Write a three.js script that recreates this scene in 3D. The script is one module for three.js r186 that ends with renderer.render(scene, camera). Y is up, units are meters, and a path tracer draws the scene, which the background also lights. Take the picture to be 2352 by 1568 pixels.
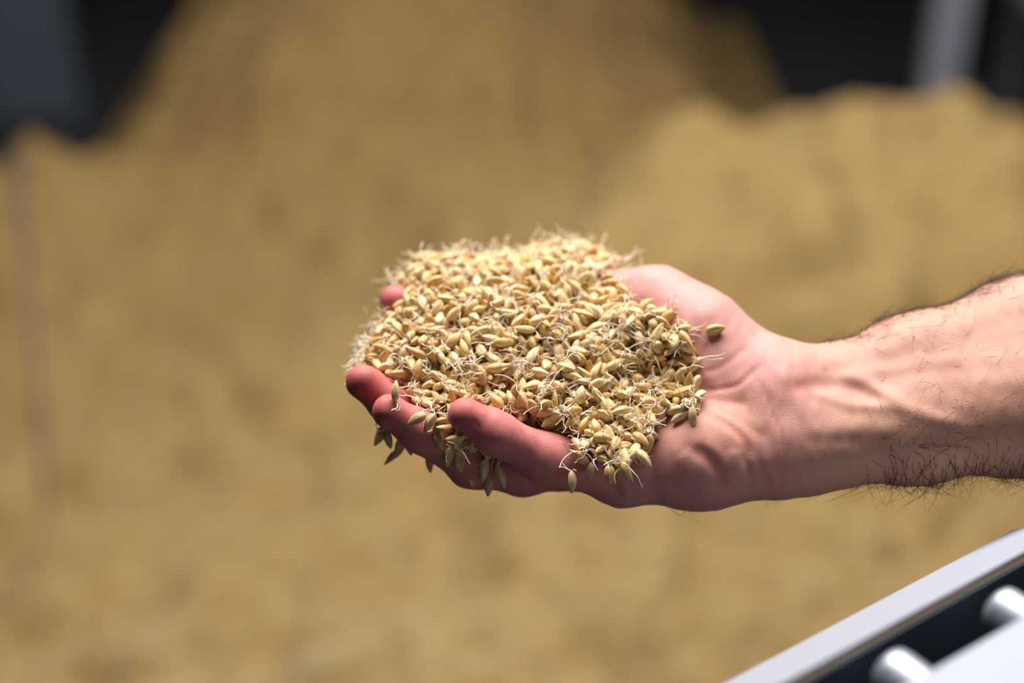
import * as THREE from 'three';
import { mergeGeometries } from 'three/addons/utils/BufferGeometryUtils.js';
import { RoundedBoxGeometry } from 'three/addons/geometries/RoundedBoxGeometry.js';
import { RectAreaLightUniformsLib } from 'three/addons/lights/RectAreaLightUniformsLib.js';

// ───────────────────────── camera, light, exposure ─────────────────────────
const scene = new THREE.Scene();
const renderer = new THREE.WebGLRenderer({ antialias: true });
renderer.toneMapping = THREE.LinearToneMapping;
renderer.toneMappingExposure = 1.0;
renderer.shadowMap.enabled = true;

const EYE = new THREE.Vector3(0, 1.65, 0), PITCH = THREE.MathUtils.degToRad(30), FOCUS = 0.605;
const camera = new THREE.PerspectiveCamera(2 * Math.atan(12 / 50) * 180 / Math.PI, 1.5, 0.05, 40);
camera.fov = 2 * Math.atan(12 / 50) * 180 / Math.PI;
camera.position.copy(EYE);
camera.rotation.set(-PITCH, 0, 0);
camera.focus = FOCUS;
camera.userData.fStop = 2.4;
scene.add(camera);
scene.background = new THREE.Color(0x000000);

RectAreaLightUniformsLib.init();
const LAMP = { x: 0.05, y: 2.85, z: -1.5, w: 1.9, d: 1.1 };
const lampLight = new THREE.RectAreaLight(new THREE.Color(0.99, 0.975, 1.0), 18.5, LAMP.w, LAMP.d);
lampLight.name = 'lamp_panel_light';
lampLight.position.set(LAMP.x, LAMP.y - 0.012, LAMP.z);
lampLight.lookAt(LAMP.x, 0, LAMP.z);
scene.add(lampLight);

// ───────────────────────── helpers ─────────────────────────
function rng(seed) { let s = seed | 0; return () => { s = (s + 0x6d2b79f5) | 0; let t = Math.imul(s ^ (s >>> 15), 1 | s); t = (t + Math.imul(t ^ (t >>> 7), 61 | t)) ^ t; return ((t ^ (t >>> 14)) >>> 0) / 4294967296; }; }
const clamp = (x, a, b) => Math.min(b, Math.max(a, x));
const smooth = (x, a, b) => { const t = clamp((x - a) / (b - a), 0, 1); return t * t * (3 - 2 * t); };
// value noise in three dimensions
function hash3(x, y, z) { let h = Math.imul(x, 374761393) ^ Math.imul(y, 668265263) ^ Math.imul(z, 2147483647 - 1274126177); h = Math.imul(h ^ (h >>> 13), 1274126177); return ((h ^ (h >>> 16)) >>> 0) / 4294967296; }
function noise3(x, y, z) {
  const X = Math.floor(x), Y = Math.floor(y), Z = Math.floor(z), f = (t) => t * t * (3 - 2 * t), u = f(x - X), v = f(y - Y), w = f(z - Z), L = (a, b, t) => a + (b - a) * t;
  return L(L(L(hash3(X, Y, Z), hash3(X + 1, Y, Z), u), L(hash3(X, Y + 1, Z), hash3(X + 1, Y + 1, Z), u), v), L(L(hash3(X, Y, Z + 1), hash3(X + 1, Y, Z + 1), u), L(hash3(X, Y + 1, Z + 1), hash3(X + 1, Y + 1, Z + 1), u), v), w) * 2 - 1;
}
const fbm = (x, y, z, o = 4) => { let s = 0, a = 0.5; for (let i = 0; i < o; i++) { s += a * noise3(x, y, z); x *= 2.03; y *= 2.03; z *= 2.03; a *= 0.5; } return s; };

// Survey of the photograph: a point that was read at (u, v) of 2352 x 1568 and judged to lie cm centimetres beyond the plane of focus.
const LENS = 2352 * 50 / 36, SIN = Math.sin(PITCH), COS = Math.cos(PITCH);
function at(u, v, cm = 0) {
  const d = FOCUS + cm / 100, a = (u - 1176) / LENS * d, b = -(v - 784) / LENS * d;
  return new THREE.Vector3(EYE.x + a, EYE.y - SIN * d + COS * b, EYE.z - COS * d - SIN * b);
}
function seenAt(x, y, z) { // [u, v, cm]
  y -= EYE.y; z -= EYE.z; x -= EYE.x;
  const d = -SIN * y - COS * z, b = COS * y - SIN * z;
  return [1176 + x / d * LENS, 784 - b / d * LENS, (d - FOCUS) * 100];
}
function onPlane(u, v, y) { // where the sight line through (u, v) meets the level y
  const p = at(u, v, 0).sub(EYE); return p.multiplyScalar((y - EYE.y) / p.y).add(EYE);
}
const taken = new Map();
function numbered(name) { const n = taken.get(name) ?? 0; taken.set(name, n + 1); return n ? `${name}_${String(n).padStart(3, '0')}` : name; }
function shade(o) { o.traverse((m) => { if (m.isMesh) { m.castShadow = true; m.receiveShadow = true; } }); return o; }
function thing(o, name, label, category, extra = {}) { o.name = numbered(name); o.userData = { label, category, ...extra }; scene.add(shade(o)); return o; }
function part(parent, name, geometry, material, label) { const m = new THREE.Mesh(geometry, material); m.name = name; if (label) m.userData.label = label; m.castShadow = m.receiveShadow = true; parent.add(m); return m; }
function structure(name, geometry, material, label, category) { const m = new THREE.Mesh(geometry, material); return thing(m, name, label, category, { kind: 'structure' }); }
function dataTexture(n, paint, srgb) { // paint(u, v) -> [r, g, b] 0..255
  const d = new Uint8Array(n * n * 4);
  for (let j = 0; j < n; j++) for (let i = 0; i < n; i++) { const c = paint(i / n, j / n), o = (j * n + i) * 4; d[o] = c[0]; d[o + 1] = c[1]; d[o + 2] = c[2]; d[o + 3] = 255; }
  const t = new THREE.DataTexture(d, n, n); t.wrapS = t.wrapT = THREE.RepeatWrapping; t.magFilter = THREE.LinearFilter; t.minFilter = THREE.LinearFilter; if (srgb) t.colorSpace = THREE.SRGBColorSpace; t.needsUpdate = true; return t;
}
const lin = (r, g, b) => new THREE.Color().setRGB(r, g, b);

// ───────────────────────── the room ─────────────────────────
const concreteMap = dataTexture(256, (u, v) => { const k = 205 + 38 * fbm(u * 9, v * 9, 1.5, 5); return [k, k, k]; }, true);
const M = {
  concrete: new THREE.MeshStandardMaterial({ color: lin(0.032, 0.032, 0.034), roughness: 0.9, map: concreteMap }),
  wall: new THREE.MeshStandardMaterial({ color: lin(0.05, 0.052, 0.058), roughness: 0.9, map: concreteMap }),
  steel: new THREE.MeshStandardMaterial({ color: lin(0.40, 0.42, 0.46), roughness: 0.45, metalness: 0.6 }),
  brushed: new THREE.MeshStandardMaterial({ color: lin(0.33, 0.345, 0.385), roughness: 0.6, metalness: 0.1 }),
  darkSteel: new THREE.MeshStandardMaterial({ color: lin(0.075, 0.10, 0.125), roughness: 0.6, metalness: 0.0 }),
  greyPaint: new THREE.MeshStandardMaterial({ color: lin(0.24, 0.255, 0.30), roughness: 0.6 }),
  bluePaint: new THREE.MeshStandardMaterial({ color: lin(0.075, 0.097, 0.118), roughness: 0.65 }),
};
const box = (w, h, d, x, y, z) => new THREE.BoxGeometry(w, h, d).translate(x, y, z);
structure('floor', box(8.4, 0.2, 11.4, 0, -0.1, -2.5), M.concrete, 'dark concrete floor under the grain heaps', 'floor');
structure('wall_back', box(8.4, 4.4, 0.2, 0, 2.2, -8.1), M.wall, 'dark rear wall behind the grain heaps', 'wall');
structure('wall_left', box(0.2, 4.4, 11.2, -4.1, 2.2, -2.5), M.wall, 'dark side wall beyond the steel partition panel', 'wall');
structure('wall_right', box(0.2, 4.4, 11.2, 4.1, 2.2, -2.5), M.wall, 'dark side wall beyond the steel hopper', 'wall');
structure('wall_front', box(8.4, 4.4, 0.2, 0, 2.2, 3.1), M.wall, 'dark wall facing the grain heaps', 'wall');
structure('ceiling', box(8.4, 0.2, 11.4, 0, 4.5, -2.5), M.wall, 'dark ceiling above the grain heaps', 'ceiling');
{ // hanging panel lamp above the grain: lights the hand from overhead
  const g = new THREE.Group();
  part(g, 'housing', box(LAMP.w + 0.08, 0.09, LAMP.d + 0.08, 0, 0.055, 0), M.greyPaint);
  part(g, 'diffuser', box(LAMP.w, 0.012, LAMP.d, 0, 0.004, 0), new THREE.MeshStandardMaterial({ color: 0xffffff, emissive: lin(0.99, 0.975, 1.0), emissiveIntensity: 1.5 }));
  for (const sx of [-1, 1]) part(g, 'hanger', new THREE.CylinderGeometry(0.006, 0.006, 1.5, 8).translate(sx * 0.75, 0.85, 0), M.steel);
  g.position.set(LAMP.x, LAMP.y, LAMP.z);
  thing(g, 'panel_lamp', 'wide white panel lamp hanging above the grain heaps', 'lamp');
}

// ───────────────────────── the barley heaps ─────────────────────────
const bump = (x, z, cx, cz, sx, sz, h, p = 2) => h * Math.exp(-(Math.abs((x - cx) / sx) ** p + Math.abs((z - cz) / sz) ** p));
function heapHeight(x, z) {
  let h = 0.15;
  h += bump(x, z, 0.74, -2.50, 0.80, 0.55, 0.50, 2.6);          // bright heap beside the post
  h += bump(x, z, -0.32, -4.05, 0.62, 0.75, 0.64, 2.2);         // tall heap against the partition
  h += bump(x, z, 0.35, -4.75, 0.45, 0.5, 0.22);
  h += bump(x, z, -1.35, -3.0, 0.55, 0.34, 0.27);               // shoulder in front of the partition
  h += bump(x, z, -0.1, -1.5, 0.8, 0.32, 0.08);                 // low swell in front
  h += 0.05 * fbm(x * 3.1, z * 3.1, 7, 2) + 0.11 * fbm(x * 8, z * 8, 3, 3) + 0.025 * fbm(x * 26, z * 26, 5, 2);
  return h * (1 - smooth(-z, 3.12, 3.34) * (1 - smooth(x, -1.22, -0.93) * smooth(0.85 - x, 0, 0.45)));
}
const strawMap = dataTexture(512, (u, v) => { const k = fbm(u * 64, v * 64, 3, 3), q = fbm(u * 11, v * 11, 9, 3); return [226 + 26 * k + 14 * q, 206 + 34 * k + 16 * q, 172 + 44 * k + 18 * q]; }, true);
const bedMat = new THREE.MeshStandardMaterial({ color: lin(0.375, 0.288, 0.13), roughness: 0.9, map: strawMap });
const kernelLow = (() => { const g = new THREE.SphereGeometry(1, 6, 5); const p = g.attributes.position; for (let i = 0; i < p.count; i++) { const y = p.getY(i), t = 1 - 0.25 * Math.abs(y) ** 3; p.setXYZ(i, p.getX(i) * 0.0018 * t, y * 0.0046, p.getZ(i) * 0.0015 * t); } g.computeVertexNormals(); return g; })();
function heapMesh(X0, X1, Z0, Z1, nx, nz, taper) {
  const pos = [], uv = [], idx = [];
  for (let j = 0; j <= nz; j++) for (let i = 0; i <= nx; i++) {
    const x = X0 + (X1 - X0) * i / nx, z = Z0 + (Z1 - Z0) * j / nz, e = taper(x, z);
    pos.push(x, 0.002 + heapHeight(x, z) * smooth(e, 0, 0.1), z); uv.push(x * 1.7, z * 1.7);
  }
  for (let j = 0; j < nz; j++) for (let i = 0; i < nx; i++) { const a = j * (nx + 1) + i, b = a + nx + 1; idx.push(a, b, a + 1, b, b + 1, a + 1); }
  const g = new THREE.BufferGeometry(); g.setAttribute('position', new THREE.Float32BufferAttribute(pos, 3)); g.setAttribute('uv', new THREE.Float32BufferAttribute(uv, 2)); g.setIndex(idx); g.computeVertexNormals(); return g;
}
{
  const bed = new THREE.Group(), Z0 = -3.35, Z1 = -1.28;
  part(bed, 'grain_mass', heapMesh(-2.2, 2.4, Z0, Z1, 320, 180, (x, z) => Math.min(x + 2.2, 2.4 - x, Z1 - z)), bedMat).userData.kind = 'stuff';
  const R = rng(11), N = 20000, inst = new THREE.InstancedMesh(kernelLow, new THREE.MeshStandardMaterial({ color: 0xffffff, roughness: 0.6 }), N), m = new THREE.Matrix4(), q = new THREE.Quaternion(), e = new THREE.Euler(), v = new THREE.Vector3(), s = new THREE.Vector3(1, 1, 1), c = new THREE.Color();
  for (let i = 0; i < N; i++) {
    const d = 1.45 + 1.6 * R() ** 1.3, x = (R() * 2 - 1) * (0.38 * d + 0.2), z = -d;
    v.set(x, 0.002 + heapHeight(x, z) * smooth(Z1 - z, 0, 0.1) + 0.0005 + 0.002 * R(), z); e.set(R() * 6.28, R() * 6.28, Math.PI / 2 + (R() - 0.5) * 1.1, 'YXZ'); q.setFromEuler(e);
    inst.setMatrixAt(i, m.compose(v, q, s.setScalar(0.85 + 0.4 * R())));
    const k = 0.8 + 0.4 * R(); inst.setColorAt(i, c.setRGB(0.42 * k, (0.32 + 0.025 * R()) * k, (0.145 + 0.04 * R()) * k));
  }
  inst.name = 'loose_grains'; inst.userData.kind = 'stuff'; bed.add(inst);
  thing(bed, 'barley_heap', 'golden heaps of malting barley covering the floor behind the hand', 'grain', { kind: 'stuff' });
  const back = new THREE.Mesh(heapMesh(-1.24, 0.87, -5.3, -3.352, 150, 130, (x, z) => z + 5.3), bedMat);
  thing(back, 'barley_heap', 'tall dim barley heap farther back against the steel partition panel', 'grain', { kind: 'stuff' });
}

// ───────────────────────── steel things around the heaps ─────────────────────────
{ // post behind the bright heap
  const g = new THREE.Group(), b = at(2172, 100, 308);
  part(g, 'column', new RoundedBoxGeometry(0.085, 4.4, 0.085, 2, 0.01).translate(0, 2.2, 0), M.greyPaint);
  part(g, 'base_plate', box(0.2, 0.015, 0.2, 0, 0.0085, 0), M.greyPaint);
  for (const [x, z] of [[-1, -1], [1, -1], [-1, 1], [1, 1]]) part(g, 'bolt', new THREE.CylinderGeometry(0.011, 0.011, 0.025, 6).translate(x * 0.075, 0.027, z * 0.075), M.steel);
  g.position.set(b.x, 0, b.z);
  thing(g, 'steel_post', 'grey upright steel post behind the bright grain heap', 'post');
}
{ // hopper whose underside shows beside the post
  const g = new THREE.Group(), ring = (list) => new THREE.LatheGeometry(list.map((p) => new THREE.Vector2(...p)), 48);
  part(g, 'cone', ring([[0.14, 0.05], [0.15, 0.045], [0.62, 0.475], [0.61, 0.48], [0.14, 0.06]]), M.greyPaint);
  part(g, 'drum', ring([[0.612, 0.478], [0.622, 0.478], [0.622, 1.5], [0.606, 1.5], [0.606, 0.49]]), M.greyPaint);
  part(g, 'rim', ring([[0.605, 1.5], [0.64, 1.5], [0.64, 1.53], [0.605, 1.53], [0.605, 1.5]]), M.steel);
  for (let k = 0; k < 4; k++) { const a = (k + 0.5) * Math.PI / 2; part(g, 'leg', box(0.05, 0.62, 0.05, Math.cos(a) * 0.6, 0.31, Math.sin(a) * 0.6), M.greyPaint); }
  g.position.set(2.05, 0, -4.02);
  thing(g, 'steel_hopper', 'grey steel hopper standing beside the upright post', 'hopper');
}
{ // partition panel behind the tall heap
  const g = new THREE.Group(), b = at(172, 120, 385);
  part(g, 'sheet', box(1.5, 2.2, 0.03, -0.75, 1.1, 0), M.bluePaint);
  part(g, 'edge_profile', box(0.05, 2.24, 0.06, 0, 1.12, 0), M.bluePaint);
  for (const x of [-0.5, -1.0]) part(g, 'stiffener', box(0.04, 2.2, 0.03, x, 1.1, 0.028), M.bluePaint);
  g.position.set(b.x - 0.025, 0, b.z);
  thing(g, 'partition_panel', 'dark blue-grey steel partition panel behind the tall grain heap', 'partition');
}
{ // slim rod that stands in the grain
  const foot = onPlane(112, 1205, 0.19), top = at(34, 250, (foot.distanceTo(EYE) * 0.83 - FOCUS) * 100 - 2);
  const dir = top.clone().sub(foot), L = dir.length() * 0.98, g = new THREE.Group();
  part(g, 'shaft', new THREE.CylinderGeometry(0.0045, 0.0045, L, 12).translate(0, L / 2 - 0.06, 0), new THREE.MeshStandardMaterial({ color: lin(0.16, 0.14, 0.16), roughness: 0.5 }));
  part(g, 'end_cap', new THREE.SphereGeometry(0.0065, 12, 10).translate(0, L - 0.06, 0), M.darkSteel);
  g.position.copy(foot); g.quaternion.setFromUnitVectors(new THREE.Vector3(0, 1, 0), dir.normalize());
  thing(g, 'probe_rod', 'slim grey probe rod standing upright in the grain', 'rod');
}
{ // edge of the grain turner beside the hand
  const Y = 1.312, A = onPlane(1790, 1568, Y), B = onPlane(2352, 1262, Y), up = new THREE.Vector3(0, 1, 0);
  const along = B.clone().sub(A).normalize(), near = along.clone().cross(up), g = new THREE.Group();       // near: level, towards the machine
  g.position.copy(A); g.quaternion.setFromRotationMatrix(new THREE.Matrix4().makeBasis(along, up, near));
  const local = (p) => p.clone().sub(A).applyQuaternion(g.quaternion.clone().invert());
  const X0 = -0.35, LEN = 0.53, drop = 0.0395, run = 0.04, rim = new THREE.Shape(); // section across the rim: x runs away from the machine
  rim.moveTo(-0.001, -0.0028); rim.lineTo(-0.001, -0.001); rim.quadraticCurveTo(-0.0005, 0.0003, 0.0005, -0.0005); rim.lineTo(run, -drop); rim.lineTo(run - 0.002, -drop - 0.004);
  part(g, 'chute_rim', new THREE.ExtrudeGeometry(rim, { depth: LEN, bevelEnabled: false, curveSegments: 5 }).rotateY(Math.PI / 2).translate(X0, 0, 0), M.brushed, 'bright bare metal rim');
  part(g, 'side_panel', box(LEN, 0.26, 0.0015, X0 + LEN / 2, -0.1335, 0.0019), M.darkSteel, 'dark side panel below the rim');
  const Yp = 1.318, e1 = local(onPlane(2203, 1512, Yp)), e2 = local(onPlane(2318, 1446, Yp)), zp = (e1.z + e2.z) / 2, yp = Yp - Y;
  part(g, 'cover_plate', new RoundedBoxGeometry(LEN, 0.01, 0.12, 3, 0.004).translate(X0 + LEN / 2, yp, zp + 0.06), M.brushed, 'pale metal cover plate');
  part(g, 'inner_panel', box(LEN, 0.2, 0.004, X0 + LEN / 2, yp - 0.105, zp + 0.02), M.darkSteel);
  const p1 = local(onPlane(2040, 1500, Yp)), p2 = local(onPlane(2296, 1362, Yp)), step = p2.x - p1.x, reach = zp - (p1.z + p2.z) / 2;
  const pinShape = [[0, reach], [0.0068, reach], [0.0084, reach - 0.0015], [0.0088, reach - 0.004], [0.0088, -0.02], [0, -0.02]].map((q) => new THREE.Vector2(...q)).reverse();
  for (let k = -9; k <= 6; k++) { if (p1.x + k * step < X0 + 0.02 || p1.x + k * step > X0 + LEN - 0.02) continue; const p = part(g, 'pin', new THREE.LatheGeometry(pinShape, 32), M.steel, 'round polished steel pin'); p.rotation.x = -Math.PI / 2; p.position.set(p1.x + k * step, yp - 0.006, zp); }
  thing(g, 'grain_turner', 'steel edge of a grain turner with bright rim and round pins', 'machine');
}

// ───────────────────────── the arm and the cupped hand ─────────────────────────
const bone = (a, ra, b, rb) => { const A = at(...a), B = at(...b), d = B.clone().sub(A); return [A.x, A.y, A.z, ra / 100, d.x, d.y, d.z, (rb - ra) / 100, 1 / d.lengthSq()]; };
const chain = (list) => list.slice(1).map((q, i) => bone(list[i].slice(0, 3), list[i][3], q.slice(0, 3), q[3]));
const dBone = (b, x, y, z) => { const px = x - b[0], py = y - b[1], pz = z - b[2], h = clamp((px * b[4] + py * b[5] + pz * b[6]) * b[8], 0, 1), ax = px - b[4] * h, ay = py - b[5] * h, az = pz - b[6] * h; return Math.sqrt(ax * ax + ay * ay + az * az) - b[3] - b[7] * h; };
const smin = (a, b, k) => { const h = Math.max(k - Math.abs(a - b), 0) / k; return Math.min(a, b) - h * h * k * 0.25; };

const ARM = {
  trunk: [ // forearm, wrist, metacarpals, mounds: u, v, cm beyond focus, radius in cm
    ...chain([[1780, 893, 4.0, 1.75], [1900, 902, 3.9, 1.8], [2100, 850, 4.2, 2.25], [2352, 792, 4.7, 2.8], [2800, 705, 5.4, 3.7], [3350, 620, 6.2, 4.1]]),
    ...chain([[1790, 1032, 2.5, 1.8], [1900, 1016, 2.4, 1.75], [2100, 985, 2.5, 2.15], [2352, 936, 2.9, 2.8], [2800, 870, 3.6, 3.6], [3350, 790, 4.6, 4.0]]),
    ...chain([[3350, 700, 5.4, 4.6], [3560, 300, 9, 4.4], [3600, -200, 12, 4.8]]),
    ...chain([[1790, 1032, 2.5, 1.8], [1610, 1046, 2.4, 2.1], [1430, 1088, 2.2, 1.3]]),
    ...chain([[1790, 985, 3.2, 1.7], [1380, 1040, 4.3, 1.3]]),
    ...chain([[1780, 920, 3.7, 1.6], [1340, 960, 6.2, 1.3]]),
    ...chain([[1780, 893, 4.0, 1.6], [1370, 835, 8.0, 1.35]]),
    ...chain([[1752, 898, 4.1, 1.6], [1602, 778, 4.9, 1.98], [1505, 704, 6.0, 1.85]]),
    ...chain([[1752, 905, 3.8, 1.65], [1600, 840, 5.0, 1.85]]),
    ...chain([[1770, 940, 3.3, 1.85], [1640, 900, 4.4, 1.7], [1500, 890, 6.2, 1.5]]),
  ],
  fingers: [
    chain([[1430, 1088, 2.2, 1.25], [1250, 1052, 0.7, 1.0], [1135, 992, -0.3, 0.84], [1068, 952, -0.6, 0.74]]),
    chain([[1380, 1060, 4.0, 1.25], [1200, 1080, 2.9, 1.05], [1085, 1066, 2.0, 0.98], [965, 990, 0.9, 0.84], [895, 944, 0.3, 0.74]]),
    chain([[1340, 970, 6.2, 1.25], [1040, 1000, 3.9, 1.0], [900, 928, 2.4, 0.86], [834, 876, 1.7, 0.76]]),
    chain([[1370, 830, 8.0, 1.25], [1090, 815, 7.2, 1.0], [965, 745, 6.1, 0.84], [907, 692, 5.6, 0.74]]),
    chain([[1510, 702, 6.0, 1.6], [1400, 690, 7.2, 1.35], [1300, 700, 8.6, 1.1], [1215, 720, 9.0, 0.95]]),
  ],
};
function bodyBase(x, y, z) {
  let p = 1e9;
  for (const b of ARM.trunk) p = smin(p, dBone(b, x, y, z), 0.016);
  let best = 1e9;
  for (const f of ARM.fingers) { let d = 1e9; for (const b of f) d = smin(d, dBone(b, x, y, z), 0.006); best = Math.min(best, smin(p, d, 0.009)); }
  return best;
}
function touch(u, v, field = bodyBase) { // first skin point along the sight line
  const o = EYE, dir = at(u, v, 0).sub(EYE).normalize(); let t = 0.42;
  for (let i = 0; i < 120; i++) { const d = field(o.x + dir.x * t, o.y + dir.y * t, o.z + dir.z * t); if (d < 2e-5) break; t += d * 0.8; if (t > 1.2) return null; }
  return new THREE.Vector3(o.x + dir.x * t, o.y + dir.y * t, o.z + dir.z * t);
}
// lines on the skin: [points, height in mm (negative: crease), half width in mm]
const skinLines = [
  // wrist creases
  [[[1762, 800], [1757, 850], [1758, 900], [1772, 945], [1790, 985], [1800, 1035], [1806, 1085]], -0.30, 1.0],
  [[[1825, 815], [1818, 870], [1822, 930], [1835, 985]], -0.14, 1.0],
  [[[1897, 842], [1903, 865], [1914, 892]], -0.4, 1.6],
  // tendons and veins of the wrist
  [[[1915, 858], [1960, 868], [2000, 884], [2045, 915], [2090, 942], [2150, 962], [2220, 975]], 1.0, 3.2],
  [[[1870, 895], [1910, 918], [1960, 932], [2020, 932], [2070, 940]], 0.7, 3.0],
  [[[1810, 892], [1850, 886], [1890, 882], [1925, 886], [1960, 894], [2000, 908], [2040, 932]], -0.65, 3.4],
  [[[1930, 868], [2040, 850], [2150, 835], [2250, 822]], 0.6, 5.0],
  [[[2010, 868], [2080, 858], [2150, 852]], -0.3, 4.0],
  [[[1850, 975], [1920, 985], [2000, 988], [2080, 985]], 0.6, 4.5],
  [[[1840, 1008], [1920, 1014], [1985, 1012]], -0.35, 3.0],
  // palm lines
  [[[1605, 900], [1660, 892], [1695, 884], [1720, 862], [1745, 838]], -0.5, 1.5],
  [[[1600, 862], [1655, 842], [1690, 818], [1720, 792]], -0.35, 1.7],
  [[[1610, 918], [1670, 922], [1720, 926]], -0.35, 2.2],
  // folds of the little-finger mound
  [[[1615, 942], [1650, 962], [1685, 985], [1706, 1005], [1716, 1030], [1714, 1060], [1728, 1110]], -0.9, 2.2],
  [[[1585, 1028], [1620, 1046], [1645, 1072], [1660, 1100], [1668, 1122]], -1.5, 2.8],
  [[[1625, 930], [1690, 960], [1725, 985], [1765, 1010]], -0.4, 2.4],
  [[[1745, 1060], [1760, 1100], [1768, 1120]], -0.35, 1.8],
  [[[1560, 1040], [1590, 1080], [1610, 1110]], 0.6, 5.0],
  [[[1690, 1030], [1695, 1070], [1705, 1100]], 0.5, 3.6],
  [[[1404, 1085], [1412, 1115], [1424, 1142]], -1.2, 2.2],
  // little finger creases
  [[[1072, 972], [1086, 966], [1100, 985]], -0.4, 1.2],
  [[[1196, 985], [1206, 1010], [1200, 1040]], -0.3, 1.2],
  [[[1222, 1000], [1232, 1025], [1226, 1055]], -0.25, 1.0],
  [[[866, 958], [882, 962], [898, 966]], -0.4, 1.0],
].map(([pts, h, w]) => {
  const c = new THREE.CatmullRomCurve3(pts.map(([u, v]) => touch(u, v)).filter(Boolean)), n = pts.length * 5, p = c.getPoints(n);
  const lo = new THREE.Vector3(1e9, 1e9, 1e9), hi = lo.clone().negate(); for (const q of p) { lo.min(q); hi.max(q); }
  return { p, h: h / 1000, w: w / 1000, lo: lo.subScalar(w / 300), hi: hi.addScalar(w / 300) };
});
function lineRelief(x, y, z) {
  let r = 0;
  for (const l of skinLines) {
    if (x < l.lo.x || y < l.lo.y || z < l.lo.z || x > l.hi.x || y > l.hi.y || z > l.hi.z) continue;
    let best = 1e9, k = 0;
    for (let i = 0; i < l.p.length - 1; i++) {
      const a = l.p[i], b = l.p[i + 1], dx = b.x - a.x, dy = b.y - a.y, dz = b.z - a.z, h = clamp(((x - a.x) * dx + (y - a.y) * dy + (z - a.z) * dz) / (dx * dx + dy * dy + dz * dz), 0, 1);
      const ex = x - a.x - dx * h, ey = y - a.y - dy * h, ez = z - a.z - dz * h, d = ex * ex + ey * ey + ez * ez; if (d < best) { best = d; k = (i + h) / (l.p.length - 1); }
    }
    r += l.h * Math.exp(-best / (l.w * l.w)) * Math.min(1, Math.min(k, 1 - k) * 5 + 0.25);
  }
  return r;
}
const body = (x, y, z) => bodyBase(x, y, z) - lineRelief(x, y, z) - 0.00035 * noise3(x * 120, y * 120, z * 120) - 0.00022 * noise3(x * 330, y * 150, z * 150);

// surface nets over the blocks that the skin crosses
function mesher(field, coarse, lo, hi, cell) {
  const B = 8, nx = Math.ceil((hi.x - lo.x) / cell / B) * B, ny = Math.ceil((hi.y - lo.y) / cell / B) * B, nz = Math.ceil((hi.z - lo.z) / cell / B) * B;
  const samples = new Map(), key = (i, j, k) => (k * (ny + 1) + j) * (nx + 1) + i, value = (i, j, k) => { const q = key(i, j, k); let s = samples.get(q); if (s === undefined) { s = field(lo.x + i * cell, lo.y + j * cell, lo.z + k * cell); samples.set(q, s); } return s; };
  const vert = new Map(), pos = [], active = [], reach = B * cell * 0.87 + 0.004, corner = [[0, 0, 0], [1, 0, 0], [0, 1, 0], [1, 1, 0], [0, 0, 1], [1, 0, 1], [0, 1, 1], [1, 1, 1]], edges = [[0, 1], [2, 3], [4, 5], [6, 7], [0, 2], [1, 3], [4, 6], [5, 7], [0, 4], [1, 5], [2, 6], [3, 7]];
  for (let K = 0; K < nz; K += B) for (let J = 0; J < ny; J += B) for (let I = 0; I < nx; I += B) {
    if (Math.abs(coarse(lo.x + (I + B / 2) * cell, lo.y + (J + B / 2) * cell, lo.z + (K + B / 2) * cell)) > reach) continue;
    for (let k = K; k < K + B; k++) for (let j = J; j < J + B; j++) for (let i = I; i < I + B; i++) {
      const v = corner.map(([a, b, c]) => value(i + a, j + b, k + c)); let inside = 0; for (const s of v) if (s < 0) inside++;
      if (inside === 0 || inside === 8) continue;
      let x = 0, y = 0, z = 0, n = 0;
      for (const [a, b] of edges) if ((v[a] < 0) !== (v[b] < 0)) { const t = v[a] / (v[a] - v[b]), p = corner[a], q = corner[b]; x += p[0] + (q[0] - p[0]) * t; y += p[1] + (q[1] - p[1]) * t; z += p[2] + (q[2] - p[2]) * t; n++; }
      vert.set(key(i, j, k), pos.length / 3); pos.push(lo.x + (i + x / n) * cell, lo.y + (j + y / n) * cell, lo.z + (k + z / n) * cell); active.push([i, j, k]);
    }
  }
  const idx = [], quad = (a, b, c, d, flip) => { if ([a, b, c, d].some((q) => q === undefined)) return; flip ? idx.push(a, c, b, b, c, d) : idx.push(a, b, c, b, d, c); };
  for (const [i, j, k] of active) {
    const s = value(i, j, k) < 0;
    if (s !== value(i + 1, j, k) < 0) quad(vert.get(key(i, j - 1, k - 1)), vert.get(key(i, j, k - 1)), vert.get(key(i, j - 1, k)), vert.get(key(i, j, k)), !s);
    if (s !== value(i, j + 1, k) < 0) quad(vert.get(key(i - 1, j, k - 1)), vert.get(key(i - 1, j, k)), vert.get(key(i, j, k - 1)), vert.get(key(i, j, k)), !s);
    if (s !== value(i, j, k + 1) < 0) quad(vert.get(key(i - 1, j - 1, k)), vert.get(key(i, j - 1, k)), vert.get(key(i - 1, j, k)), vert.get(key(i, j, k)), !s);
  }
  return { pos, idx };
}
const skin = mesher(body, bodyBase, new THREE.Vector3(-0.09, 1.20, -0.72), new THREE.Vector3(0.56, 1.66, -0.42), 0.0016);
const skinGeo = new THREE.BufferGeometry();
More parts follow.
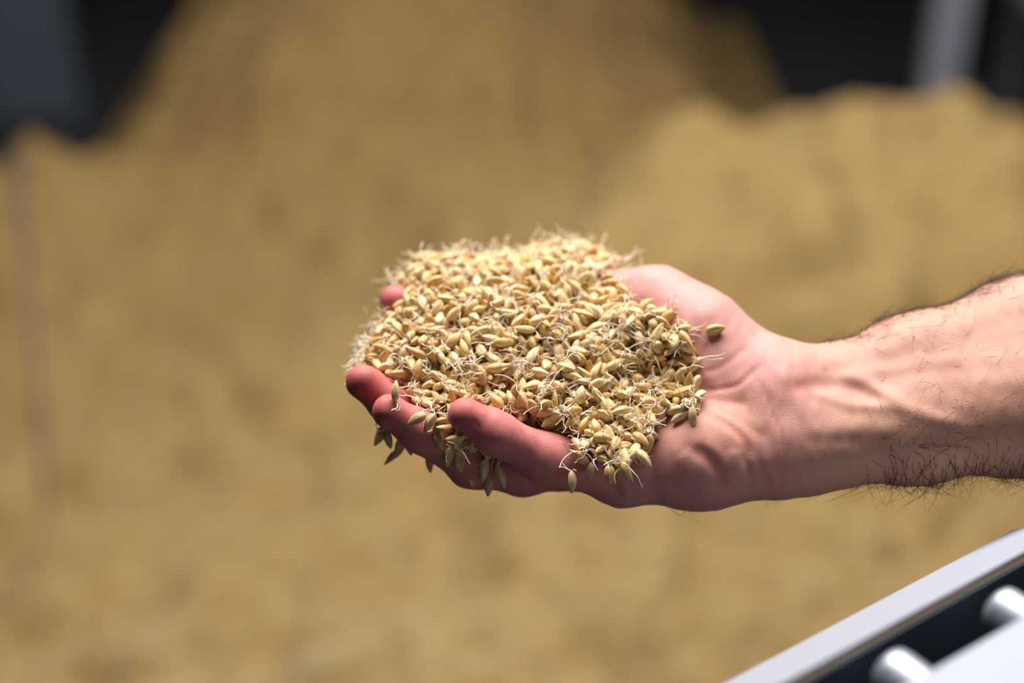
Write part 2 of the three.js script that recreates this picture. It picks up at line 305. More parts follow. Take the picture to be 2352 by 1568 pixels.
{
  const P = skin.pos, n = P.length / 3, nor = new Float32Array(P.length), col = new Float32Array(P.length), uv = new Float32Array(n * 2), e = 0.0007;
  const reds = [[1068, 940, -1.2, 1.6], [885, 930, -0.3, 1.5], [818, 870, 1.2, 1.5], [895, 690, 5.2, 1.6]].map(([u, v, c, r]) => [at(u, v, c), r / 100]);
  const wristX = at(1775, 950, 3).x, yel = [[at(1670, 950, 1.2), 0.016], [at(1640, 1010, 0.6), 0.016]];
  for (let i = 0; i < n; i++) {
    const x = P[i * 3], y = P[i * 3 + 1], z = P[i * 3 + 2];
    const gx = body(x + e, y, z) - body(x - e, y, z), gy = body(x, y + e, z) - body(x, y - e, z), gz = body(x, y, z + e) - body(x, y, z - e), L = Math.hypot(gx, gy, gz) || 1;
    nor[i * 3] = gx / L; nor[i * 3 + 1] = gy / L; nor[i * 3 + 2] = gz / L;
    uv[i * 2] = x / 0.03; uv[i * 2 + 1] = (y * 0.62 - z * 0.78) / 0.03;
    // pigment: pale tan forearm, pinker palm, ruddy finger pads and creases, blotches
    const palm = 1 - smooth(x, wristX - 0.004, wristX + 0.03), blotch = fbm(x * 55, y * 55, z * 55, 3), fine = noise3(x * 420, y * 420, z * 420);
    let r = 0.53, g = 0.272, b = 0.18;
    r += (0.60 - r) * palm; g += (0.277 - g) * palm; b += (0.228 - b) * palm;
    const digit = 1 - smooth(x, at(1330, 1000, 2).x, at(1480, 1000, 2).x); r += (0.58 - r) * digit; g += (0.195 - g) * digit; b += (0.165 - b) * digit;
    let red = 0.16 * Math.max(0, blotch) + 0.03 * fine;
    for (const [c, R] of reds) red += 0.75 * Math.exp(-((x - c.x) ** 2 + (y - c.y) ** 2 + (z - c.z) ** 2) / (R * R));
    const relief = lineRelief(x, y, z); if (relief < 0) red += Math.min(0.5, -relief * 600);
    let ye = 0; for (const [c, R] of yel) ye += 0.5 * Math.exp(-((x - c.x) ** 2 + (y - c.y) ** 2 + (z - c.z) ** 2) / (R * R));
    red = clamp(red, 0, 0.9); g *= 1 - 0.42 * red; b *= 1 - 0.40 * red; r *= 1 - 0.10 * red; b *= 1 - 0.25 * ye; g *= 1 + 0.02 * ye;
    const k = 1 + 0.05 * blotch; col[i * 3] = r * k; col[i * 3 + 1] = g * k; col[i * 3 + 2] = b * k;
  }
  skinGeo.setAttribute('position', new THREE.Float32BufferAttribute(P, 3)); skinGeo.setAttribute('normal', new THREE.BufferAttribute(nor, 3)); skinGeo.setAttribute('color', new THREE.BufferAttribute(col, 3)); skinGeo.setAttribute('uv', new THREE.BufferAttribute(uv, 2)); skinGeo.setIndex(skin.idx);
}
const poreMap = dataTexture(512, (u, v) => { // fine cross-hatched skin relief
  const w = fbm(u * 16, v * 16, 2, 3) * 1.6, w2 = fbm(u * 16, v * 16, 9, 3) * 1.6, a = Math.abs(Math.sin((u * 52 + v * 16 + w) * Math.PI)), b = Math.abs(Math.sin((u * 34 - v * 28 - w2) * Math.PI)), k = 110 * Math.sqrt(Math.min(a, b)) + 80 + 45 * noise3(u * 90, v * 90, 4) + 35 * fbm(u * 12, v * 40, 6, 2); return [k, k, k];
});
const person = new THREE.Group();
{
  const base = at(1560, 1100, 3); skinGeo.translate(-base.x, -base.y, -base.z); person.position.copy(base);
  part(person, 'body', skinGeo, new THREE.MeshPhysicalMaterial({ color: 0xffffff, vertexColors: true, roughness: 0.58, specularIntensity: 0.7, bumpMap: poreMap, bumpScale: 0.00009 }));
  thing(person, 'person', 'bare hairy forearm and cupped hand holding a heap of sprouted barley', 'person');
}
console.log('skin', skin.idx.length / 3);

// ───────────────────────── hairs of the forearm ─────────────────────────
function taperTube(points, r0, r1, sides, steps) {
  const c = new THREE.CatmullRomCurve3(points), fr = c.computeFrenetFrames(steps, false), pos = [], nor = [], idx = [], q = new THREE.Vector3();
  for (let i = 0; i <= steps; i++) { c.getPoint(i / steps, q); const r = r0 + (r1 - r0) * i / steps; for (let s = 0; s < sides; s++) { const a = s / sides * 2 * Math.PI, N = fr.normals[i], Bn = fr.binormals[i], ca = Math.cos(a), sa = Math.sin(a), nx = N.x * ca + Bn.x * sa, ny = N.y * ca + Bn.y * sa, nz = N.z * ca + Bn.z * sa; pos.push(q.x + nx * r, q.y + ny * r, q.z + nz * r); nor.push(nx, ny, nz); } }
  for (let i = 0; i < steps; i++) for (let s = 0; s < sides; s++) { const a = i * sides + s, b = i * sides + (s + 1) % sides; idx.push(a, b, a + sides, b, b + sides, a + sides); }
  const g = new THREE.BufferGeometry(); g.setAttribute('position', new THREE.Float32BufferAttribute(pos, 3)); g.setAttribute('normal', new THREE.Float32BufferAttribute(nor, 3)); g.setIndex(idx); return g;
}
{
  const R = rng(5), P = skinGeo.attributes.position, Nn = skinGeo.attributes.normal, b = person.position, pick = [];
  for (let i = 0; i < P.count; i++) {
    const x = P.getX(i) + b.x, y = P.getY(i) + b.y, z = P.getZ(i) + b.z; const [u, v, cm] = seenAt(x, y, z); if (u < 1480 || u > 2600) continue;
    const nx = Nn.getX(i), ny = Nn.getY(i), nz = Nn.getZ(i), facing = -(nx * 0) + ny * SIN + nz * COS, upw = ny * COS - nz * SIN; // towards the viewer, upwards in the picture
    let w = 0;
    const patch = Math.exp(-(((u - 2140) / 110) ** 2) - ((v - 1010) / 85) ** 2);
    if (u > 1850 && upw > 0.55) w = smooth(u, 1850, 1960) * (facing < 0.3 ? 2.4 : 0.22);              // thumb side
    else if (u > 1900 && upw < 0.5) w = smooth(u, 1920, 2060) * (0.10 + 0.9 * smooth(-upw, 0.2, 0.75)) + 1.15 * patch;
    else if (u < 1900 && upw < -0.85 && facing < 0.25) w = 0.3;
    else if (u > 2100) w = 0.12;
    if (R() < w * 0.17) pick.push(i);
  }
  const G = [], d = new THREE.Vector3(), n = new THREE.Vector3(), q = new THREE.Vector3();
  for (const i of pick) {
    q.set(P.getX(i), P.getY(i), P.getZ(i)); n.set(Nn.getX(i), Nn.getY(i), Nn.getZ(i));
    const L = (0.007 + 0.011 * R()) * (n.z > 0.45 && n.y < 0.45 ? 1.35 : 1), lower = n.y < 0.2;
    d.set((R() - 0.35) * (lower ? 0.9 : 1.4), lower ? -0.9 : 0.7 * (R() - 0.5), lower ? 0.1 * (R() - 0.5) : R() - 0.5).addScaledVector(n, 0.1); d.addScaledVector(n, -d.dot(n)).normalize();
    const lift = 0.25 + 0.75 * R() ** 1.5, side = new THREE.Vector3().crossVectors(n, d).multiplyScalar((R() - 0.5) * 1.5), pts = [];
    for (let k = 0; k <= 3; k++) { const t = k / 3; pts.push(q.clone().addScaledVector(n, -0.0003 + L * (0.36 * t - 0.2 * t * t) * lift).addScaledVector(d, L * t * (0.9)).addScaledVector(side, L * t * t)); }
    const fine = n.y > 0.3 && n.z > 0.2 ? 0.55 : 1; G.push(taperTube(pts, 0.000095 * fine, 0.00004 * fine, 3, 6));
  }
  const h = part(person, 'arm_hair', mergeGeometries(G), new THREE.MeshStandardMaterial({ color: lin(0.018, 0.011, 0.009), roughness: 0.5 }), 'dark fine forearm hair'); h.userData.kind = 'stuff';
  console.log('hairs', G.length);
}

// ───────────────────────── the sprouted barley in the hand ─────────────────────────
// one husk: pointed oval with a furrow on one side and fine ribs
function huskGeometry(R, o) {
  const nu = 18, nv = 20, pos = [], uv = [], idx = [], L = o.length, W = o.width, T = o.thick, bend = (R() - 0.5) * 0.0011;
  for (let j = 0; j <= nv; j++) {
    const t = j / nv, s = t * 2 - 1, prof = Math.pow(Math.max(0, 1 - Math.abs(s + 0.05 * (1 - s * s)) ** 2.2), 0.66) * (1 - 0.16 * s) + 0.045 * (1 - Math.abs(s)) + 0.05 * (s > 0.8 ? o.tail : 0.4);
    const tailStretch = s > 0.75 ? (s - 0.75) * o.tail * 0.004 : 0;
    for (let i = 0; i <= nu; i++) {
      const a = i / nu * 2 * Math.PI; let r = 1 + 0.06 * Math.cos(a * 5 + 0.4);
      const furrow = Math.exp(-(((a > Math.PI ? a - 2 * Math.PI : a) / 0.26) ** 2)); r *= 1 - 0.42 * furrow * (1 - Math.abs(s) ** 3);
      const flat = 1 - 0.12 * Math.max(0, Math.cos(a));
      pos.push(Math.sin(a) * prof * r * W / 2, s * L / 2 + tailStretch, Math.cos(a) * prof * r * T / 2 * flat + bend * (1 - s * s)); uv.push(i / nu, t);
    }
  }
  for (let j = 0; j < nv; j++) for (let i = 0; i < nu; i++) { const a = j * (nu + 1) + i, b = a + nu + 1; idx.push(a, a + 1, b, a + 1, b + 1, b); }
  const g = new THREE.BufferGeometry(); g.setAttribute('position', new THREE.Float32BufferAttribute(pos, 3)); g.setAttribute('uv', new THREE.Float32BufferAttribute(uv, 2)); g.setIndex(idx); g.computeVertexNormals();
  const N = g.attributes.normal; for (let j = 0; j <= nv; j++) { const a = j * (nu + 1), b = a + nu, v = new THREE.Vector3(N.getX(a) + N.getX(b), N.getY(a) + N.getY(b), N.getZ(a) + N.getZ(b)).normalize(); N.setXYZ(a, v.x, v.y, v.z); N.setXYZ(b, v.x, v.y, v.z); }
  return g;
}
const huskMap = dataTexture(128, (u, v) => { const st = 0.5 + 0.5 * Math.cos(u * 2 * Math.PI * 10 + 2.2 * Math.sin(v * 5)), n = fbm(u * 14, v * 5, 8, 3), tip = smooth(Math.abs(v - 0.5), 0.38, 0.5), f = 0.90 + 0.10 * st + 0.13 * n; return [252 * Math.min(1, f), 244 * Math.min(1, f + 0.01 * tip) , 226 * Math.min(1, f + 0.10 * tip)]; }, true);
const huskBump = dataTexture(128, (u, v) => { const st = 0.5 + 0.5 * Math.cos(u * 2 * Math.PI * 15), k = 110 + 80 * st + 50 * fbm(u * 30, v * 10, 2, 2); return [k, k, k]; });
const huskTones = [[0.82, 0.585, 0.265], [0.88, 0.69, 0.385], [0.76, 0.505, 0.20], [0.82, 0.64, 0.37], [0.70, 0.51, 0.28]];
const huskMats = huskTones.map((c) => new THREE.MeshPhysicalMaterial({ color: lin(...c), roughness: 0.42, map: huskMap, bumpMap: huskBump, bumpScale: 0.00012 }));
const rootMat = new THREE.MeshStandardMaterial({ color: lin(0.90, 0.80, 0.60), roughness: 0.6 });
const forms = [ // length, width, thickness in mm; tail; rootlets
  { length: 9.2, width: 4.3, thick: 3.9, tail: 0.2, roots: 0, look: 'rootless barley grain' },
  { length: 9.6, width: 4.2, thick: 3.75, tail: 0.4, roots: 3, look: 'barley grain with short rootlets' },
  { length: 8.6, width: 4.5, thick: 4.0, tail: 0.1, roots: 4, look: 'plump barley grain with curled rootlets' },
  { length: 10.2, width: 3.9, thick: 3.5, tail: 1.0, roots: 2, look: 'long-tipped barley grain' },
  { length: 9.0, width: 4.1, thick: 3.65, tail: 0.3, roots: 5, look: 'barley grain with tangled rootlets' },
  { length: 9.8, width: 4.3, thick: 3.75, tail: 0.6, roots: 4, look: 'long barley grain with wavy rootlets' },
  { length: 8.2, width: 4.0, thick: 3.75, tail: 0.1, roots: 2, look: 'short round barley grain' },
  { length: 9.4, width: 4.1, thick: 3.65, tail: 0.5, roots: 6, look: 'barley grain with bushy rootlets' },
  { length: 9.1, width: 4.2, thick: 3.75, tail: 0.3, roots: 3, look: 'barley grain with hooked rootlets' },
  { length: 10.0, width: 4.0, thick: 3.5, tail: 0.8, roots: 1, look: 'narrow barley grain with one rootlet' },
];
const tones = ['golden', 'pale', 'amber', 'straw-coloured', 'dull tan'];
const protos = forms.map((f, k) => {
  const R = rng(100 + k * 7), husk = huskGeometry(R, { length: f.length / 1000, width: f.width / 1000, thick: f.thick / 1000, tail: f.tail }), roots = [];
  for (let i = 0; i < f.roots; i++) {
    const L = (0.0045 + 0.0075 * R()) * (k === 1 || k === 6 ? 0.75 : 1.1), a = R() * 6.28, lean = 0.35 + 0.9 * R(), pts = [new THREE.Vector3((R() - 0.5) * 0.0006, -f.length / 2000 + 0.0006, (R() - 0.5) * 0.0006)];
    let dir = new THREE.Vector3(Math.cos(a) * Math.sin(lean), -Math.cos(lean), Math.sin(a) * Math.sin(lean)), turn = new THREE.Vector3(R() - 0.5, R() - 0.5, R() - 0.5).normalize().multiplyScalar(0.25 + 0.75 * R());
    for (let s = 0; s < 5; s++) { pts.push(pts[s].clone().addScaledVector(dir, L / 5)); if (R() < 0.25) turn.negate(); dir.add(new THREE.Vector3().crossVectors(turn, dir)).add(new THREE.Vector3(R() - 0.5, R() - 0.5, R() - 0.5).multiplyScalar(0.5)).normalize(); }
    roots.push(taperTube(pts, 0.00028, 0.00017, 5, 9));
  }
  return { husk, roots, form: f };
});

// outline of the heap in the hand and how far its front lies beyond the plane of focus
const outline = [[842, 800], [880, 762], [893, 712], [918, 650], [962, 590], [1010, 584], [1065, 590], [1130, 592], [1200, 572], [1278, 556], [1345, 566], [1398, 584], [1418, 628], [1500, 636], [1528, 672], [1548, 716], [1592, 758], [1614, 806], [1612, 890], [1606, 940], [1590, 978], [1545, 978], [1490, 1015], [1474, 1060], [1440, 1072], [1385, 1066], [1345, 1088], [1305, 1070], [1275, 1020], [1200, 985], [1150, 960], [1120, 985], [1140, 1040], [1110, 1062], [1060, 1040], [1000, 1005], [950, 985], [915, 935], [880, 905], [842, 880], [826, 845]];
function outlineDistance(u, v) { // pixels, negative inside
  let d = 1e9, inside = false;
  for (let i = 0, j = outline.length - 1; i < outline.length; j = i++) {
    const [ax, ay] = outline[j], [bx, by] = outline[i], ex = bx - ax, ey = by - ay, t = clamp(((u - ax) * ex + (v - ay) * ey) / (ex * ex + ey * ey), 0, 1);
    d = Math.min(d, Math.hypot(u - ax - ex * t, v - ay - ey * t)); if ((ay > v) !== (by > v) && u < (bx - ax) * (v - ay) / (by - ay) + ax) inside = !inside;
  }
  return inside ? -d : d;
}
function heapFront(u, v, inner) {
  const t = clamp((1080 - v) / 520, -0.2, 1.15), e = clamp(inner / 110, 0, 1);
  let f = 0.3 + 6.0 * Math.sign(t) * Math.abs(t) ** 1.12 - 1.0 * Math.sin(Math.PI * clamp(t, 0, 1));
  f += (1.9 - 1.5 * smooth(u, 1350, 1480) * smooth(v, 620, 720)) * (1 - Math.sqrt(1 - (1 - e) ** 2));
  f -= 1.6 * Math.exp(-(((u - 1395) / 115) ** 2) - ((v - 1055) / 65) ** 2);
  f -= 1.3 * Math.exp(-(((u - 1545) / 65) ** 2) - ((v - 745) / 75) ** 2);
  f -= 0.5 * Math.exp(-(((u - 1570) / 60) ** 2) - ((v - 900) / 110) ** 2);
  f += 1.0 * Math.exp(-(((u - 1500) / 75) ** 2) - ((v - 850) / 75) ** 2);
  f -= 1.0 * Math.exp(-(((u - 1200) / 110) ** 2) - ((v - 945) / 50) ** 2);
  f -= 2.2 * Math.exp(-(((u - 1030) / 80) ** 2) - ((v - 1010) / 60) ** 2);
  f -= 0.5 * Math.exp(-(((u - 1190) / 160) ** 2) - ((v - 760) / 110) ** 2);
  f += 0.5 * Math.exp(-(((u - 1240) / 60) ** 2) - ((v - 800) / 40) ** 2);
  return f;
}
function heapField(x, y, z) { // metres, negative inside the heap
  const [u, v, cm] = seenAt(x, y, z), o = outlineDistance(u, v), px = LENS / (FOCUS + cm / 100), f = heapFront(u, v, Math.max(0, -o));
  return Math.max(o / px, (f - cm) / 100 * 0.85, (cm - f - 4.2) / 100);
}
// both fields on one grid
const GL = at(780, 1150, -2.5), GH = at(1680, 520, 11), gl = new THREE.Vector3(Math.min(GL.x, GH.x) - 0.01, Math.min(GL.y, at(780, 1150, 11).y) - 0.005, GH.z - 0.02), gh = new THREE.Vector3(Math.max(GH.x, at(1680, 520, -2.5).x) + 0.01, at(1000, 520, -2.5).y + 0.01, GL.z + 0.03);
const gc = 0.0025, gn = [0, 1, 2].map((k) => Math.ceil((gh.getComponent(k) - gl.getComponent(k)) / gc) + 1), gridHand = new Float32Array(gn[0] * gn[1] * gn[2]), gridHeap = new Float32Array(gridHand.length);
for (let k = 0, q = 0; k < gn[2]; k++) for (let j = 0; j < gn[1]; j++) for (let i = 0; i < gn[0]; i++, q++) { const x = gl.x + i * gc, y = gl.y + j * gc, z = gl.z + k * gc; gridHand[q] = bodyBase(x, y, z); gridHeap[q] = heapField(x, y, z); }
function sample(grid, x, y, z) {
  const fx = clamp((x - gl.x) / gc, 0, gn[0] - 1.001), fy = clamp((y - gl.y) / gc, 0, gn[1] - 1.001), fz = clamp((z - gl.z) / gc, 0, gn[2] - 1.001), i = fx | 0, j = fy | 0, k = fz | 0, a = fx - i, b = fy - j, c = fz - k, s = gn[0], t = gn[0] * gn[1], q = k * t + j * s + i;
  return ((grid[q] * (1 - a) + grid[q + 1] * a) * (1 - b) + (grid[q + s] * (1 - a) + grid[q + s + 1] * a) * b) * (1 - c) + ((grid[q + t] * (1 - a) + grid[q + t + 1] * a) * (1 - b) + (grid[q + s + t] * (1 - a) + grid[q + s + t + 1] * a) * b) * c;
}
const grad = (grid, x, y, z) => { const e = gc, g = [sample(grid, x + e, y, z) - sample(grid, x - e, y, z), sample(grid, x, y + e, z) - sample(grid, x, y - e, z), sample(grid, x, y, z + e) - sample(grid, x, y, z - e)], L = Math.hypot(...g) || 1; return g.map((q) => q / L); };
// grains as rods of three balls, pushed apart inside the heap and out of the hand
const grains = (() => {
  const R = rng(77); let vol = 0; const cells = [];
  for (let k = 0, q = 0; k < gn[2]; k++) for (let j = 0; j < gn[1]; j++) for (let i = 0; i < gn[0]; i++, q++) if (gridHeap[q] < -0.001 && gridHand[q] > 0.001) { vol += gc ** 3; cells.push([gl.x + i * gc, gl.y + j * gc, gl.z + k * gc]); }
  const N = Math.min(4200, Math.round(vol * 0.58 / 62e-9)), H = 0.0028, RE = 0.00145, RM = 0.00192, A = new Float64Array(N * 6), slack = new Float64Array(N);
  for (let n = 0; n < N; n++) { const c = cells[Math.floor(R() * cells.length)], th = R() * 6.283, cz = R() * 2 - 1, sz = Math.sqrt(1 - cz * cz), d = [sz * Math.cos(th), sz * Math.sin(th) * 0.75, cz]; const L = Math.hypot(...d); for (let a = 0; a < 3; a++) { const o = c[a] + (R() - 0.5) * gc; A[n * 6 + a] = o - d[a] / L * H; A[n * 6 + 3 + a] = o + d[a] / L * H; } slack[n] = R() < 0.35 ? 0.0035 * R() : 0.001 * R(); }
  const S = new Float64Array(N * 9), rad = [RE, RM, RE], cell = 0.0036;
  for (let it = 0; it < 130; it++) {
    for (let n = 0; n < N; n++) for (let a = 0; a < 3; a++) { const p = A[n * 6 + a], q = A[n * 6 + 3 + a]; S[n * 9 + a] = p; S[n * 9 + 3 + a] = (p + q) / 2; S[n * 9 + 6 + a] = q; }
    const bins = new Map();
    for (let b = 0; b < N * 3; b++) { const k = (Math.floor((S[b * 3] + 1) / cell) * 2048 + Math.floor((S[b * 3 + 1] + 1) / cell)) * 2048 + Math.floor((S[b * 3 + 2] + 2) / cell); let l = bins.get(k); if (!l) bins.set(k, l = []); l.push(b); }
    const push = (b, dx, dy, dz) => { const n = Math.floor(b / 3), s = b % 3; if (s !== 2) { const w = s ? 0.6 : 1; A[n * 6] += dx * w; A[n * 6 + 1] += dy * w; A[n * 6 + 2] += dz * w; } if (s !== 0) { const w = s === 1 ? 0.6 : 1; A[n * 6 + 3] += dx * w; A[n * 6 + 4] += dy * w; A[n * 6 + 5] += dz * w; } };
    for (let b = 0; b < N * 3; b++) {
      const I = Math.floor((S[b * 3] + 1) / cell), J = Math.floor((S[b * 3 + 1] + 1) / cell), K = Math.floor((S[b * 3 + 2] + 2) / cell), nb = Math.floor(b / 3);
      for (let i = -1; i <= 1; i++) for (let j = -1; j <= 1; j++) for (let k = -1; k <= 1; k++) { const l = bins.get(((I + i) * 2048 + J + j) * 2048 + K + k); if (l) for (const c of l) { if (c <= b || Math.floor(c / 3) === nb) continue; const dx = S[b * 3] - S[c * 3], dy = S[b * 3 + 1] - S[c * 3 + 1], dz = S[b * 3 + 2] - S[c * 3 + 2], need = rad[b % 3] + rad[c % 3], d2 = dx * dx + dy * dy + dz * dz; if (d2 < need * need && d2 > 1e-14) { const d = Math.sqrt(d2), f = (need - d) / d * 0.28; push(b, dx * f, dy * f, dz * f); push(c, -dx * f, -dy * f, -dz * f); } } }
      const x = S[b * 3], y = S[b * 3 + 1], z = S[b * 3 + 2], hh = sample(gridHand, x, y, z) - rad[b % 3], hp = sample(gridHeap, x, y, z) - slack[nb];
      if (hp > 0) { const g = grad(gridHeap, x, y, z), f = -Math.min(hp, 0.004) * 0.5; push(b, g[0] * f, g[1] * f, g[2] * f); }
      if (hh < 0) { const g = grad(gridHand, x, y, z), f = -Math.max(hh, -0.004) * 0.7; push(b, g[0] * f, g[1] * f, g[2] * f); }
    }
    for (let n = 0; n < N; n++) { const o = n * 6, d = [0, 1, 2].map((a) => A[o + 3 + a] - A[o + a]), L = Math.hypot(...d) || 1e-9, f = (L - 2 * H) / L / 2; for (let a = 0; a < 3; a++) { A[o + a] += d[a] * f; A[o + 3 + a] -= d[a] * f; } }
  }
  const out = [];
  for (let n = 0; n < N; n++) { const p = new THREE.Vector3().fromArray(A, n * 6), q = new THREE.Vector3().fromArray(A, n * 6 + 3); out.push({ at: p.clone().add(q).multiplyScalar(0.5), axis: q.sub(p).normalize().multiplyScalar(R() < 0.5 ? -1 : 1), roll: R() * 6.283, form: Math.floor(R() * forms.length), tone: Math.floor(R() * R() * tones.length * 1.25) % tones.length, size: 0.90 + 0.22 * R() }); }
  console.log('grains', N, 'cm3', (vol * 1e6).toFixed(1));
  return out;
})();
// how much of each grain the photographer sees
{
  const W = 420, H = 300, u0 = 760, v0 = 500, q = 2.4, depth = new Float32Array(W * H).fill(1e9), owner = new Int32Array(W * H).fill(-1), stamp = (x, y, z, r, id) => { const [u, v, cm] = seenAt(x, y, z), pr = r * LENS / (FOCUS + cm / 100) / q, cu = (u - u0) / q, cv = (v - v0) / q; for (let j = Math.ceil(cv - pr); j <= cv + pr; j++) for (let i = Math.ceil(cu - pr); i <= cu + pr; i++) if (i >= 0 && j >= 0 && i < W && j < H && (i - cu) ** 2 + (j - cv) ** 2 <= pr * pr && cm < depth[j * W + i]) { depth[j * W + i] = cm; owner[j * W + i] = id; } };
  grains.forEach((g, n) => { g.seen = 0; for (const [t, r] of [[-3.6, 0.7], [-2.2, 1.35], [0, 1.8], [2.2, 1.35], [3.6, 0.7]]) stamp(g.at.x + g.axis.x * t / 1000, g.at.y + g.axis.y * t / 1000, g.at.z + g.axis.z * t / 1000, r / 1000, n); });
  const P = skinGeo.attributes.position, b = person.position; for (let i = 0; i < P.count; i++) stamp(P.getX(i) + b.x, P.getY(i) + b.y, P.getZ(i) + b.z, 0.0012, -2);
  for (const o of owner) if (o >= 0) grains[o].seen++;
}
const shown = grains.filter((g) => g.seen > 4).sort((a, b) => b.seen - a.seen), single = shown.slice(0, 278), rest = [...shown.slice(278), ...grains.filter((g) => g.seen <= 4)];
console.log('shown', shown.length);
const UP = new THREE.Vector3(0, 1, 0);
function pose(o, g) { o.position.copy(g.at); o.quaternion.setFromUnitVectors(UP, g.axis).multiply(new THREE.Quaternion().setFromAxisAngle(UP, g.roll)); o.scale.setScalar(g.size); }
function makeGrain(form, tone) {
  const o = new THREE.Group(), p = protos[form];
  part(o, 'husk', p.husk, huskMats[tone]);
  for (const r of p.roots) part(o, 'rootlet', r, rootMat);
  return o;
}
function grainLabel(g) {
  const [u, v] = seenAt(g.at.x, g.at.y, g.at.z), steep = Math.abs(g.axis.y), spots = [[1070, 930, 'behind the little fingertip'], [1200, 960, 'along the little finger'], [900, 900, 'above the ring fingertip'], [840, 830, 'over the middle fingertip'], [920, 690, 'by the index fingertip'], [1180, 590, 'on the far crest of the heap'], [1330, 580, 'on the topmost peak of the heap'], [1500, 690, 'beside the thumb mound'], [1590, 850, 'at the hollow of the palm'], [1560, 960, 'on the heel of the hand'], [1420, 1040, 'spilling over the palm edge'], [1180, 780, 'in the middle of the heap'], [1020, 700, 'on the finger side of the heap'], [1380, 780, 'on the wrist side of the heap'], [1350, 920, 'on the front slope of the heap'], [1010, 1000, 'between ring and little finger']];
  let best = 1e9, where = ''; for (const [a, b, t] of spots) { const d = Math.hypot(u - a, v - b); if (d < best) { best = d; where = t; } }
  return `${steep > 0.75 ? 'upright ' : steep < 0.25 ? 'level ' : 'tilted '}${tones[g.tone]} ${forms[g.form].look} ${where}`;
}
const stock = new Map();
for (const g of single) {
  const k = g.form * 10 + g.tone; if (!stock.has(k)) stock.set(k, makeGrain(g.form, g.tone));
  const o = stock.get(k).clone(); pose(o, g);
  thing(o, 'barley_grain', grainLabel(g), 'grain', { group: 'sprouted barley grains heaped in the hand' });
}
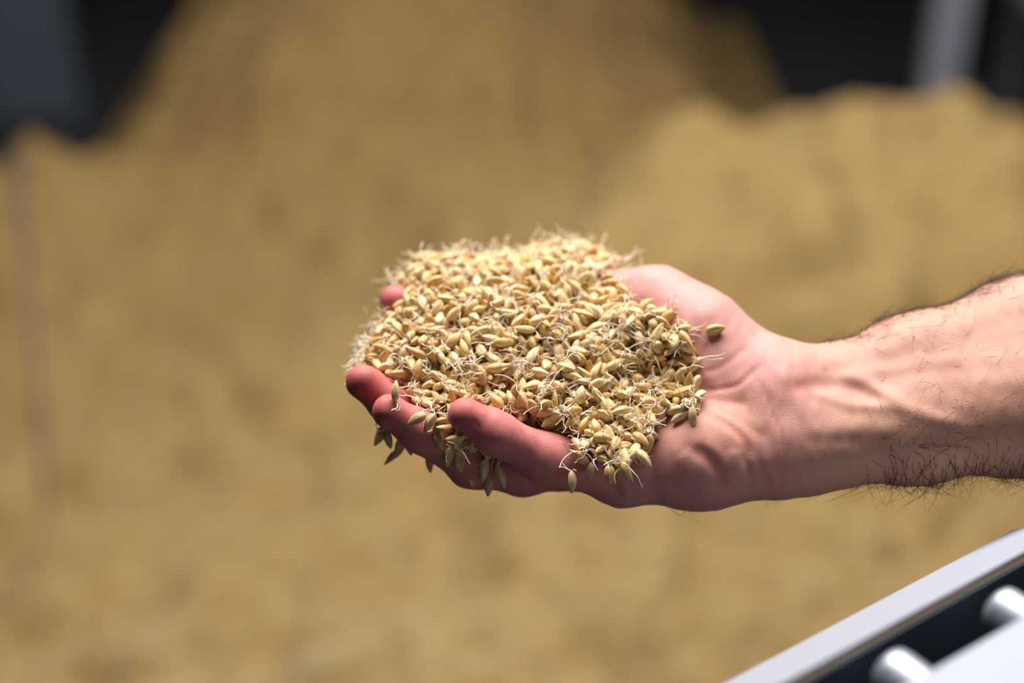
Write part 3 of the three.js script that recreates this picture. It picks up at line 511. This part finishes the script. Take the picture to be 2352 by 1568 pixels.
// grains apart from the heap: u, v, cm beyond focus, direction of the bare tip in the picture, form, tone, label
const apart = [
  [1642, 762, 'skin', [1, -0.22, 0.1], 0, 2, 'golden barley grain lying alone on the ball of the thumb'],
  [1591, 962, 'skin', [0.06, 1, 0], 8, 1, 'pale barley grain hanging tip down on the heel of the hand'],
  [1313, 1106, -0.5, [0, 1, -0.1], 1, 1, 'pale barley grain dangling below the heap by its rootlets'],
  [1357, 1082, -0.3, [-0.15, 1, 0.2], 6, 4, 'dull tan barley grain hanging under the heap beside the little finger'],
  [873, 1000, 2.8, [-0.55, 1, 0.2], 5, 4, 'dull barley grain dangling below the ring fingertip'],
  [906, 1048, 3.1, [-0.9, 0.75, 0], 3, 4, 'dull slender barley grain dangling lowest below the ring fingertip'],
  [922, 992, 1.6, [0.1, 1, 0.2], 4, 2, 'amber barley grain clinging under the ring finger by long rootlets'],
  [986, 1062, 3.2, [0.1, 1, 0], 8, 4, 'dull barley grain peeping out below the middle of the ring finger'],
  [1122, 1112, 1.4, [-0.05, 1, 0.1], 5, 4, 'dull long barley grain dangling between ring and little finger'],
  [1112, 1078, 0.9, [-0.1, 1, 0], 1, 3, 'straw-coloured barley grain hanging under the little finger'],
  [1055, 1062, 0.7, [0.1, 1, 0], 2, 2, 'amber plump barley grain stuck to the ring finger'],
  [958, 962, -0.45, [-0.9, 0.55, 0], 0, 4, 'dull smooth barley grain lying level beside the ring fingertip'],
  [988, 970, -0.4, [-0.5, 0.9, 0], 7, 3, 'straw-coloured bushy barley grain beside the ring fingertip'],
  [1010, 1012, 0.1, [0.3, 1, 0], 4, 2, 'amber barley grain with tangled rootlets hanging over the ring finger'],
  [1030, 1048, 0.6, [-0.2, 1, 0.1], 7, 4, 'dull bushy barley grain hanging between the fingers'],
  [1082, 1098, 1.2, [0.15, 1, 0], 6, 2, 'amber round barley grain stuck low between the fingers'],
  [1150, 1092, 1.0, [0.3, 1, 0.1], 3, 3, 'straw-coloured barley grain hanging below the middle of the little finger'],
  [940, 1022, 2.8, [0.2, 1, 0], 8, 4, 'dull barley grain hanging behind the ring finger'],
  [1440, 1082, -0.75, [0.5, 0.9, 0], 5, 0, 'golden long barley grain with wavy rootlets tipping over the palm edge'],
  [1400, 1090, -0.5, [0.1, 1, 0], 2, 2, 'amber plump barley grain at the lowest edge of the heap'],
  [1478, 1052, -0.55, [0.7, 0.8, 0], 1, 3, 'straw-coloured barley grain resting on the mound below the little finger'],
  [893, 1008, 2.7, [0.25, 1, 0.3], 4, 4, 'dull barley grain with tangled rootlets hooked under the ring fingertip'],
  [918, 1026, 3.0, [-0.3, 1, 0.2], 7, 4, 'dull bushy barley grain caught between dangling grains under the ring finger'],
  [909, 898, -0.3, [0.05, -1, 0], 8, 1, 'pale upright barley grain standing above the ring fingertip'],
];
for (const [u, v, cm, dir, form, tone, label] of apart) {
  const p = cm === 'skin' ? touch(u, v) : at(u, v, cm), c = seenAt(p.x, p.y, p.z)[2], a = at(u + dir[0] * 20, v + dir[1] * 20, c + dir[2] * 0.3).sub(at(u, v, c)).normalize();
  if (cm === 'skin') p.addScaledVector(EYE.clone().sub(p).normalize(), 0.0009).y += 0.0012;
  const o = makeGrain(form, tone); pose(o, { at: p, axis: a, roll: u * 0.7, size: 1 });
  thing(o, 'barley_grain', label, 'grain', { group: 'sprouted barley grains apart from the heap' });
}
{ // the grains of the heap that hardly show
  const all = new THREE.Group(), dummy = new THREE.Object3D();
  protos.forEach((p, k) => {
    const mine = rest.filter((g) => g.form === k); if (!mine.length) return;
    const a = new THREE.InstancedMesh(p.husk, new THREE.MeshPhysicalMaterial({ color: 0xffffff, roughness: 0.42, map: huskMap, bumpMap: huskBump, bumpScale: 0.00012 }), mine.length), r = p.roots.length ? new THREE.InstancedMesh(mergeGeometries(p.roots), rootMat, mine.length) : null;
    mine.forEach((g, i) => { pose(dummy, g); dummy.updateMatrix(); a.setMatrixAt(i, dummy.matrix); a.setColorAt(i, lin(...huskTones[g.tone])); r?.setMatrixAt(i, dummy.matrix); });
    a.name = 'husks'; all.add(a); if (r) { r.name = 'rootlets'; all.add(r); }
  });
  thing(all, 'barley_grains', 'inner mass of sprouted barley filling the cupped hand', 'grain', { kind: 'stuff' });
}

renderer.render(scene, camera);
